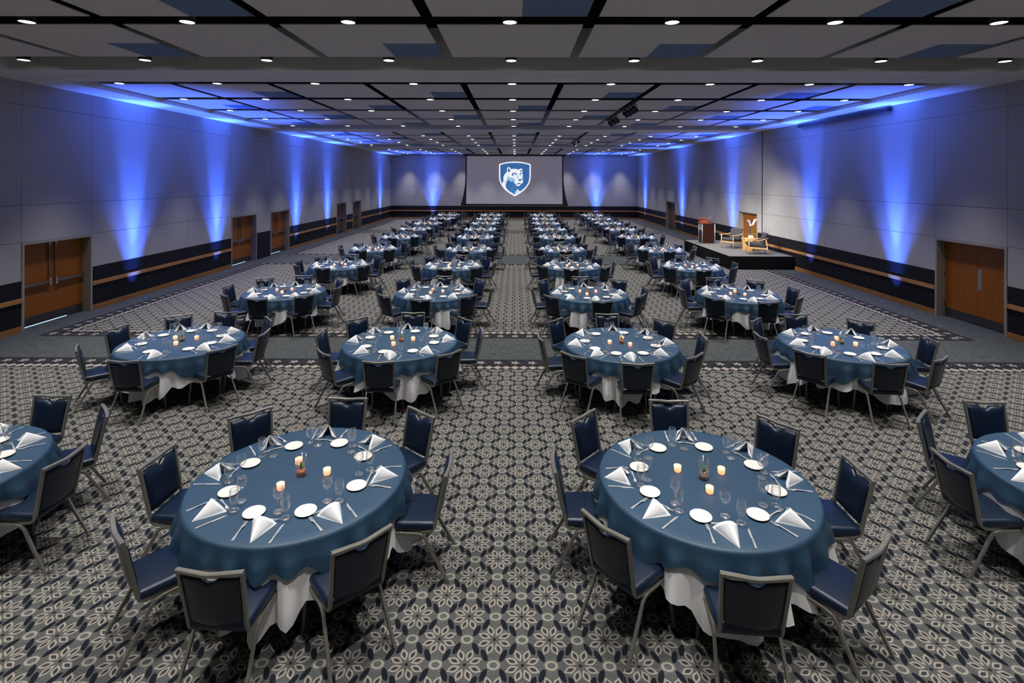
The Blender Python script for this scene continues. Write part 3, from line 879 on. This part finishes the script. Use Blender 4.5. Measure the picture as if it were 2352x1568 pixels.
# ------------------------------------------------------------------ banquet chair
def chair_parts():
    P_ = {}
    P_['seat'] = MB().rbox((0, .0, .455), (.445, .445, .075), .034, 4,
                           fn=lambda x, y, z: (x * (1 - .05 * (y < 0) * (-y / .22)), y, z + (.016 * (1 - (x / .2225) ** 2) * (1 - (y / .2225) ** 2) if z > 0 else 0) + .03 * y))
    # padded back with a dipped top edge (the hand hold) and a curved foot
    nu, nv = 14, 12
    b = MB(); vs, fs = [], []
    def pt(u, v, side):
        half = .178 + .022 * v
        dip = .036 * math.exp(-(u / .24) ** 4)
        zt, zb = .848 - dip, .505 - .022 * (1 - u * u)
        z = zb + (zt - zb) * v
        yb = -.215 - (z - .46) * .20
        edge = (1 - abs(u) ** 5) * (1 - abs(2 * v - 1) ** 6)
        bow = -.018 * (1 - u * u)
        y = yb + bow + (.012 + .026 * max(0, edge) ** .5 if side else -.010 - .006 * max(0, edge))
        return (u * half, y, z)
    for side in (1, 0):
        for j in range(nv + 1):
            for i in range(nu + 1):
                vs.append(pt(-1 + 2 * i / nu, j / nv, side))
    N = (nu + 1) * (nv + 1)
    for j in range(nv):
        for i in range(nu):
            a = j * (nu + 1) + i
            fs.append((a, a + nu + 1, a + nu + 2, a + 1)); fs.append((N + a, N + a + 1, N + a + nu + 2, N + a + nu + 1))
    ring = [i for i in range(nu + 1)] + [j * (nu + 1) + nu for j in range(1, nv + 1)] + [nv * (nu + 1) + i for i in range(nu - 1, -1, -1)] + [j * (nu + 1) for j in range(nv - 1, 0, -1)]
    for a, c in zip(ring, ring[1:] + ring[:1]): fs.append((a, c, N + c, N + a))
    P_['backrest'] = b.add(vs, fs)
    # frame of the back: two uprights that turn forward under the seat, and a waved top rail
    b = MB()
    for s in (-1, 1):
        path = [(s * .214, -.298, .872), (s * .207, -.262, .70), (s * .199, -.225, .52), (s * .198, -.212, .46), (s * .198, -.195, .428), (s * .198, -.165, .412), (s * .198, -.10, .408), (s * .200, .20, .418)]
        b.sweep(path, rect(.025, .032, .005), (0, 1, .001))
    path = []
    for k in range(13):
        u = -1 + 2 * k / 12
        path.append((u * .226, -.302 - .018 * (1 - u * u), .880 - .010 * math.exp(-(u / .45) ** 2) + .004 * abs(u)))
    b.sweep(path, rect(.034, .026, .005), (0, 0, 1))
    P_['back_frame'] = b
    legs = []
    for s in (-1, 1):
        legs.append(MB().sweep([(s * .214, .06, .405), (s * .214, .14, .404), (s * .215, .178, .392), (s * .217, .198, .36), (s * .232, .235, .0)], rect(.022, .027, .004), (0, 1, .001)))
        legs.append(MB().sweep([(s * .214, .06, .403), (s * .214, -.06, .398), (s * .214, -.105, .385), (s * .215, -.135, .355), (s * .219, -.17, .29), (s * .236, -.335, .0)], rect(.022, .027, .004), (0, 1, .001)))
    return P_, legs
cp, clegs = chair_parts()
seat_me = cp['seat'].mesh('chair_seat', 'vinyl', True)
back_me = cp['backrest'].mesh('chair_backrest', 'vinyl', True)
bfr_me = cp['back_frame'].mesh('chair_back_frame', 'chairmetal')
leg_me = [l.mesh('chair_leg', 'chairmetal') for l in clegs]
whole = MB()
for k, mb in (('seat', 0), ('backrest', 0), ('back_frame', 1)): whole.add(cp[k].v, cp[k].f, mb)
for l in clegs: whole.add(l.v, l.f, 1)
whole_me = whole.mesh('banquet_chair', ['vinyl', 'chairmetal'])
whole_me.polygons.foreach_set('use_smooth', [mm == 0 for mm in whole.m])
def chair(loc, rz, detail, label):
    g = 'navy banquet chairs around the round tables'
    if not detail:
        return tag(link('banquet_chair', whole_me, None, loc, rz), label, 'chair', g)
    o = tag(link('banquet_chair', None, None, loc, rz), label, 'chair', g)
    link('seat', seat_me, o); link('backrest', back_me, o); link('back_frame', bfr_me, o)
    for l in leg_me: link('leg', l, o)
    return o

# ------------------------------------------------------------------ table, cloths
TR, TH = 0.915, 0.745
ttop_me = MB().lathe([(.0, .72), (TR - .006, .72), (TR, .726), (TR, .739), (TR - .006, TH - .002), (.0, TH - .002)], 48, capb=False).mesh('table_top', 'tabletop')
def table_leg(k):
    a = PI / 4 + k * PI / 2
    c, s = math.cos(a), math.sin(a)
    return MB().sweep([(.50 * c, .50 * s, .72), (.53 * c, .53 * s, .35), (.60 * c, .60 * s, .0)], circ(.016, 8)).mesh('table_leg', 'tableleg', True)
tleg_me = [table_leg(k) for k in range(4)]
def cloth(seed, z0, rad, dmin, dmax, corner0, mt, power, nfold, hem, over):
    """round top that falls in folds; longest at the four corners of the square cloth"""
    rnd = random.Random(seed)
    ph = [rnd.uniform(0, 2 * PI) for _ in range(6)]
    n = 144
    vs, fs = [], []
    rings = [0.0, .4, .75, .90]
    for q in rings:
        for k in range(n):
            a = 2 * PI * k / n; vs.append((rad * q * math.cos(a), rad * q * math.sin(a), z0))
    prof = []
    NV = 14
    for k in range(n):
        a = 2 * PI * k / n
        cs = abs(math.cos(2 * (a - corner0)))              # 1 at four corners and at mid sides
        crn = max(0.0, math.cos(4 * (a - corner0))) ** power
        fold = math.sin(nfold * a + ph[0] + .8 * math.sin(3 * a + ph[1])) * .6 + math.sin((nfold + 7) * a + ph[2]) * .4
        drop = dmin + (dmax - dmin) * crn + hem * math.sin(nfold * a + ph[0] + 1.0) + 1.3 * hem * math.sin(5 * a + ph[3 + over])
        prof.append((a, fold, drop, crn))
    for j in range(NV + 1):
        t = j / NV
        for (a, fold, drop, crn) in prof:
            s = t * drop
            rr = .022                                       # soft edge
            if s < rr * PI / 2:
                r_ = rad - rr + rr * math.sin(s / rr) ; z = z0 - rr + rr * math.cos(s / rr)
            else:
                s2 = s - rr * PI / 2
                z = z0 - rr - s2 * .985
                amp = (.008 + .072 * min(1, s2 / .45)) * min(1, s2 / .12)
                r_ = rad + s2 * .07 + amp * fold + amp * .5 + .012 * over * min(1, s2 / .1)
            vs.append((r_ * math.cos(a), r_ * math.sin(a), z))
    m_ = len(rings)
    for j in range(m_ + NV):
        for k in range(n):
            k2 = (k + 1) % n
            if j == 0: fs.append((k, n + k, n + k2)); continue
            fs.append((j * n + k, (j + 1) * n + k, (j + 1) * n + k2, j * n + k2))
    return MB().add(vs, [tuple(f) for f in fs]).mesh(mt + '_cloth', mt, True)
NVAR = 5
white_me = [cloth(20 + i, TH, TR + .002, .44, .61, 0.0, 'white', .9, 23 + i % 4, .018, 0) for i in range(NVAR)]
blue_me = [cloth(20 + i, TH + .004, TR + .014, .205, .36, PI / 4, 'blue', 1.1, 23 + i % 4, .016, 1) for i in range(NVAR)]
ZT = TH + .004

# ------------------------------------------------------------------ table ware
napkin_b = MB()
def napkin_mesh():
    L_, R_, P_, A_ = Vector((-.098, .108, 0)), Vector((.10, .104, 0)), Vector((.015, -.128, .002)), Vector((0, .025, .112))
    b = MB()
    for k, (sc_, dz) in enumerate(((1.0, 0.0), (.90, -.006))):
        ns, nu = 9, 12
        vs, fs = [], []
        for i in range(ns + 1):
            s = .02 + .98 * i / ns
            for j in range(nu + 1):
                u = j / nu
                if u <= .5:
                    q = u / .5; e = P_.lerp(L_, s * sc_); side = -1
                else:
                    q = (1 - u) / .5; e = P_.lerp(R_, s * sc_); side = 1
                tp = P_.lerp(A_, s)
                p = e.lerp(tp, q)
                bul = math.sin(PI * q) * .013 * s
                p = p + Vector((side * bul, .0, bul * .6)) - Vector((0, 0, .004 * s * max(0, q - .85) / .15))
                p.z = max(.0015, p.z + dz * q)
                vs.append(p)
        for i in range(ns):
            for j in range(nu):
                a = i * (nu + 1) + j
                fs.append((a, a + 1, a + nu + 2, a + nu + 1))
        # thickness
        n = len(vs)
        cen = Vector((0, .02, .02))
        vs2 = [p + (cen - p).normalized() * .004 for p in vs]
        for p in vs2: p.z = max(.0008, p.z)
        fs2 = [tuple(reversed([q + n for q in f])) for f in fs]
        bord = [(ns * (nu + 1) + j, ns * (nu + 1) + j + 1) for j in range(nu)]
        for i in range(ns):
            bord.append(((i + 1) * (nu + 1), i * (nu + 1))); bord.append((i * (nu + 1) + nu, (i + 1) * (nu + 1) + nu))
        fs3 = [(a, c, c + n, a + n) for a, c in bord]
        b.add(vs + vs2, fs + fs2 + fs3)
    for e, q in ((L_, R_), (R_, L_)):       # folded-in front edges
        i0 = e.lerp(q, .24) + Vector((0, -.012, 0)); tp = A_ + Vector((0, -.004, -.006))
        vs = []
        for k in range(6):
            t = k / 5
            for o in (0, -.006):
                vs.append(e.lerp(tp, t) + Vector((0, o, 0))); vs.append(i0.lerp(tp, t * .98) + Vector((0, o, 0)))
        fs = []
        for k in range(5):
            c = 4 * k
            fs += [(c, c + 1, c + 5, c + 4), (c + 3, c + 2, c + 6, c + 7), (c + 1, c + 3, c + 7, c + 5), (c + 2, c, c + 4, c + 6)]
        fs += [(0, 2, 3, 1)]
        b.add([(p.x, p.y, max(.001, p.z)) for p in vs], fs)
    return b.mesh('napkin', 'napkin', True)
nap_me = napkin_mesh()
plate_me = MB().lathe([(.045, .0), (.05, .0), (.056, .006), (.082, .013), (.086, .0155), (.0855, .018), (.080, .0165), (.060, .0105), (.054, .009), (.0, .009)], 32).mesh('bread_plate', 'plate', True)
gob_me = MB().lathe([(0.0000, 0.0021), (0.0378, 0.0021), (0.0389, 0.0042), (0.0315, 0.0074), (0.0126, 0.0137), (0.0105, 0.0231), (0.0168, 0.0315), (0.0115, 0.0399), (0.0147, 0.0504), (0.0252, 0.0651), (0.0347, 0.0893), (0.0383, 0.1176), (0.0357, 0.1491), (0.0315, 0.1764), (0.0299, 0.1764), (0.0336, 0.1491), (0.0362, 0.1176), (0.0326, 0.0903), (0.0231, 0.0683), (0.0084, 0.0556), (0.0000, 0.0546)], 20, capb=False).mesh('water_goblet', 'glass', True)
win_me = MB().lathe([(0.0000, 0.0022), (0.0382, 0.0022), (0.0392, 0.0044), (0.0305, 0.0065), (0.0087, 0.0131), (0.0049, 0.0327), (0.0046, 0.0927), (0.0087, 0.1036), (0.0218, 0.1134), (0.0349, 0.1308), (0.0414, 0.1548), (0.0409, 0.1744), (0.0360, 0.2017), (0.0343, 0.2017), (0.0387, 0.1744), (0.0392, 0.1548), (0.0327, 0.1330), (0.0196, 0.1166), (0.0000, 0.1090)], 20, capb=False).mesh('wine_glass', 'glass', True)
def fork_mesh():
    b = MB()
    hz = [(-.105, .002), (-.06, .004), (-.01, .009), (.03, .011), (.048, .007), (.058, .004)]
    wd = [.0105, .008, .005, .006, .011, .0125]
    vs, fs = [], []
    for (y, z), w_ in zip(hz, wd):
        vs += [(-w_, y, z), (w_, y, z), (w_, y, z + .0025), (-w_, y, z + .0025)]
    for k in range(len(hz) - 1):
        a, c = 4 * k, 4 * k + 4
        fs += [(a, a + 1, c + 1, c), (a + 3, c + 3, c + 2, a + 2), (a, c, c + 3, a + 3), (a + 1, a + 2, c + 2, c + 1)]
    fs += [(3, 2, 1, 0), (20, 21, 22, 23)]
    b.add(vs, fs)
    for k in range(4):
        x = -.0098 + .0065 * k
        b.add([(x - .002, .058, .004), (x + .002, .058, .004), (x + .002, .058, .0065), (x - .002, .058, .0065), (x - .0012, .105, .011), (x + .0012, .105, .011), (x + .0012, .105, .0128), (x - .0012, .105, .0128)],
              [(0, 1, 5, 4), (2, 3, 7, 6), (1, 2, 6, 5), (3, 0, 4, 7), (4, 5, 6, 7)])
    return b.mesh('fork', 'silver')
fork_me = fork_mesh()
knife_me = MB().add([(-.008, -.115, .001), (.008, -.115, .001), (.008, -.115, .007), (-.008, -.115, .007), (-.005, -.01, .001), (.005, -.01, .001), (.005, -.01, .008), (-.005, -.01, .008),
                     (-.010, .005, .001), (.006, .005, .001), (.006, .005, .0035), (-.010, .005, .0035), (-.011, .085, .001), (.006, .085, .001), (.006, .085, .0025), (-.011, .085, .0025), (.004, .118, .001), (.006, .116, .001), (.006, .116, .002), (.004, .118, .002)],
                    [(3, 2, 1, 0), (0, 1, 5, 4), (3, 7, 6, 2), (0, 4, 7, 3), (1, 2, 6, 5), (4, 5, 9, 8), (7, 11, 10, 6), (4, 8, 11, 7), (5, 6, 10, 9), (8, 9, 13, 12), (11, 15, 14, 10), (8, 12, 15, 11), (9, 10, 14, 13),
                     (12, 13, 17, 16), (15, 19, 18, 14), (12, 16, 19, 15), (13, 14, 18, 17), (16, 17, 18, 19)]).mesh('table_knife', 'silver')
vot_me = MB().lathe([(.0, .0), (.026, .0), (.031, .006), (.034, .055), (.032, .055), (.029, .034)], 20, capb=False).mesh('votive_cup', 'votive', True)
wax_me = MB().lathe([(.0, .036), (.0295, .035)], 16, capb=False).mesh('votive_wax', 'wax', True)
flm_me = MB().lathe([(.0, .036), (.005, .042), (.0065, .048), (.004, .058), (.0, .068)], 8, capb=False).mesh('votive_flame', 'flame', True)
vas_me = MB().lathe([(.0, .0), (.042, .0), (.043, .004), (.043, .19), (.0405, .19), (.0405, .008), (.0, .008)], 24, capb=False).mesh('vase_glass', 'vase', True)
def pebbles(mt):
    b = MB(); rnd = random.Random(11)
    for k in range(44):
        a = rnd.uniform(0, 2 * PI); r_ = .033 * math.sqrt(rnd.random()); z = .040 + rnd.uniform(0, .026)
        s_ = rnd.uniform(.012, .018)
        b.rbox((r_ * math.cos(a), r_ * math.sin(a), z), (s_, s_ * .9, s_ * .75), s_ * .36, 1)
    return b.mesh('pebbles', mt, True)
peb_me = pebbles('pebble'); amb_me = pebbles('amber')
soil_me = MB().lathe([(.0, .009), (.0395, .009), (.0395, .034), (.034, .040), (.0, .046)], 20, capb=False).mesh('vase_soil', 'soil', True)
ambs_me = MB().lathe([(.0, .009), (.0395, .009), (.0395, .048), (.034, .056), (.0, .058)], 20, capb=False).mesh('vase_stones', 'amber', True)
def succulent():
    b = MB(); rnd = random.Random(5)
    for k in range(13):
        a = k * 2.4; tl = .25 + .55 * (k % 4) / 4
        ln = rnd.uniform(.05, .075); dx, dz = math.sin(tl), math.cos(tl)
        pts = [(dx * ln * t, dz * ln * t - .012 * t * t * tl, .006 * math.sin(PI * (.15 + .83 * t))) for t in (0, .3, .6, 1)]
        vs = []
        for x, z, w_ in pts:
            for s, o in ((-1, 0), (0, -.003), (1, 0), (0, .002)):
                vs.append((x * math.cos(a) - s * w_ * math.sin(a), x * math.sin(a) + s * w_ * math.cos(a), .06 + z + o))
        fs = []
        for q in range(3):
            for j in range(4): fs.append((4 * q + j, 4 * q + (j + 1) % 4, 4 * q + 4 + (j + 1) % 4, 4 * q + 4 + j))
        b.add(vs, fs)
    return b.mesh('succulent', 'leaf', True)
suc_me = succulent()

# ------------------------------------------------------------------ the forty tables
COLN = ['outer-left', 'inner-left', 'inner-right', 'outer-right']
ROWN = ['front row'] + [ORD[k] + ' row' for k in range(2, 11)]
PLACE = ['right', 'far-right', 'far', 'far-left', 'left', 'near-left', 'near', 'near-right']
TABLES = [  # (x, y) by row, then column
    [(-5.45, 4.72), (-1.933, 4.706), (1.702, 4.699), (5.33, 4.70)],
    [(-5.506, 8.587), (-1.893, 8.616), (1.737, 8.599), (5.37, 8.633)],
    [(-5.515, 12.419), (-1.921, 12.421), (1.737, 12.38), (5.26, 12.36)],
    [(-5.497, 16.33), (-1.951, 16.30), (1.763, 16.38), (5.488, 16.30)],
    [(-5.45, 20.13), (-1.79, 20.1), (1.80, 20.2), (5.60, 20.2)],
    [(-5.37, 24.4), (-1.85, 24.4), (1.92, 24.5), (5.70, 24.6)],
    [(-5.40, 28.34), (-1.88, 28.2), (1.87, 28.3), (5.70, 28.5)],
    [(-5.36, 31.91), (-1.85, 32.1), (1.87, 32.2), (5.72, 32.2)],
    [(-5.05, 35.9), (-1.86, 35.7), (1.98, 35.9), (5.76, 36.0)],
    [(-5.05, 39.7), (-1.80, 39.7), (2.0, 39.7), (5.80, 39.8)]]
ANG = {(0, 1): [-2, 46.6, 90.8, 135.2, 178.7, 224.7, 268.3, 309.6], (0, 2): [-3, 37.3, 86.6, 135.6, 178.7, 219, 263.5, 308],
       (1, 0): [1, 41, 91, 125, 168, 217, 272, 325], (1, 1): [6, 43.5, 92, 139, 179, 227, 269, 314.2],
       (1, 2): [-3, 42, 89.4, 139, 186, 228, 269, 311], (1, 3): [-7, 45, 92, 137, 182, 221, 265, 304],
       (2, 0): [-6, 38, 93, 134, 182, 228, 270, 311]}
WCORN = {(0, 1): -88, (0, 2): -100, (1, 0): -88, (1, 1): -74, (1, 2): -103, (1, 3): -80, (2, 0): -85, (2, 1): -68, (2, 2): -112, (2, 3): -92}
SEATS = {(0, 0): (0, 1, 2, 7), (0, 3): (2, 3, 4, 5)}
CAND = {(0, 1): [(-.09, -.215), (.227, .02), (-.10, .19)], (0, 2): [(-.20, .117), (.19, .086), (-.027, -.211)]}
rj = random.Random(21)
for ri, row in enumerate(TABLES):
    for ci, (tx, ty) in enumerate(row):
        tn_ = '%s table, %s' % (COLN[ci], ROWN[ri])
        wa = WCORN.get((ri, ci), rj.uniform(-130, -50))
        seats = SEATS.get((ri, ci), range(8))
        off = rj.uniform(-5, 3)
        angs = ANG.get((ri, ci)) or [45 * k + off + rj.uniform(-3.5, 3.5) for k in range(8)]
        # table and the two cloths
        t = tag(link('banquet_table', None, None, (tx, ty, 0), R(wa)), 'round folding table under the blue and white cloths, %s' % tn_.replace(' table', ' column'), 'table', 'round banquet tables')
        link('table_top', ttop_me, t)
        for q in tleg_me: link('leg', q, t)
        vi = (ri * 3 + ci * 2) % NVAR
        tag(link('white_tablecloth', white_me[vi], None, (tx, ty, 0), R(wa)), 'white underlay cloth hanging below the blue one, %s' % tn_, 'tablecloth', 'white table underlays')
        tag(link('blue_tablecloth', blue_me[vi], None, (tx, ty, 0), R(wa)), 'blue overlay cloth covering the %s' % tn_, 'tablecloth', 'blue table overlays')
        # centrepiece
        v = tag(link('glass_vase', vas_me, None, (tx + rj.uniform(-.02, .02) * (ri > 0), ty, ZT)), 'clear cylinder vase with succulent at the centre of the %s' % tn_, 'vase', 'table centrepieces')
        am = (ri * 2 + ci) % 5 in (1, 3, 4) and (ri, ci) != (0, 2)
        link('soil', ambs_me if am else soil_me, v); link('pebbles', amb_me if am else peb_me, v); link('succulent', suc_me, v, rz=rj.uniform(0, 6))
        cps = CAND.get((ri, ci))
        if not cps:
            a0 = rj.uniform(0, 2 * PI); cps = [(.20 * math.cos(a0 + k * 2.1 + rj.uniform(-.3, .3)), .20 * math.sin(a0 + k * 2.1)) for k in range(3)]
        cps = sorted(cps)
        for k, (dx, dy) in enumerate(cps):
            c = tag(link('votive_candle', vot_me, None, (tx + dx, ty + dy, ZT)), 'lit votive candle, %s of three from left, %s' % (ORD[k + 1], tn_), 'candle', 'votive candles on the tables')
            link('wax', wax_me, c)
            link('flame', flm_me, c)
        for k in seats:
            a = R(angs[k]); ca, sa = math.cos(a), math.sin(a)
            pl = '%s place, %s' % (PLACE[k], tn_)
            rad = 1.045 + rj.uniform(-.02, .03)
            if (ri, ci) in ANG: rad = 1.035
            inframe = not (ri == 0 and ((ci == 0 and k == 7) or (ci == 3 and k == 5)))
            if inframe:
                chair((tx + rad * ca, ty + rad * sa, 0), a + PI / 2 + R(rj.uniform(-3, 3)), ri < 6, 'navy vinyl banquet chair at the %s' % pl)
            def at(r_, tt, z=ZT): return (tx + r_ * ca - tt * sa, ty + r_ * sa + tt * ca, z)
            yaw = a + PI / 2            # local +y looks to the table centre
            j = lambda s=.01: rj.uniform(-s, s)
            tag(link('folded_napkin', nap_me, None, at(.765 + j(), .01 + j()), yaw + R(rj.uniform(-9, 9))), 'white napkin folded into a tent at the %s' % pl, 'napkin', 'folded napkins')
            tag(link('bread_plate', plate_me, None, at(.555 + j(), -.15 + j(.03))), 'round ivory bread plate at the %s' % pl, 'plate', 'bread plates')
            tag(link('water_goblet', gob_me, None, at(.585 + j(), .132 + j(.012))), 'short stemmed water goblet at the %s' % pl, 'goblet', 'water goblets')
            tag(link('wine_glass', win_me, None, at(.520 + j(), .050 + j(.012))), 'long stemmed wine glass at the %s' % pl, 'wine glass', 'wine glasses')
            if ri < 4:
                tag(link('dinner_fork', fork_me, None, at(.762 + j(), -.135 + j(.012)), yaw + R(rj.uniform(-7, 7))), 'steel dinner fork beside the napkin, %s' % pl, 'fork', 'dinner forks')
                tag(link('table_knife', knife_me, None, at(.762 + j(), .165 + j(.008)), yaw + R(rj.uniform(-6, 6))), 'steel table knife beside the napkin, %s' % pl, 'knife', 'table knives')
            if ri < 3:
                tag(link('dessert_fork', fork_me, None, at(.628, .0 + j(.01)), yaw - PI / 2 + R(rj.uniform(-8, 8))), 'small steel fork lying across behind the napkin, %s' % pl, 'fork', 'dessert forks')
print('objects', len(bpy.data.objects))
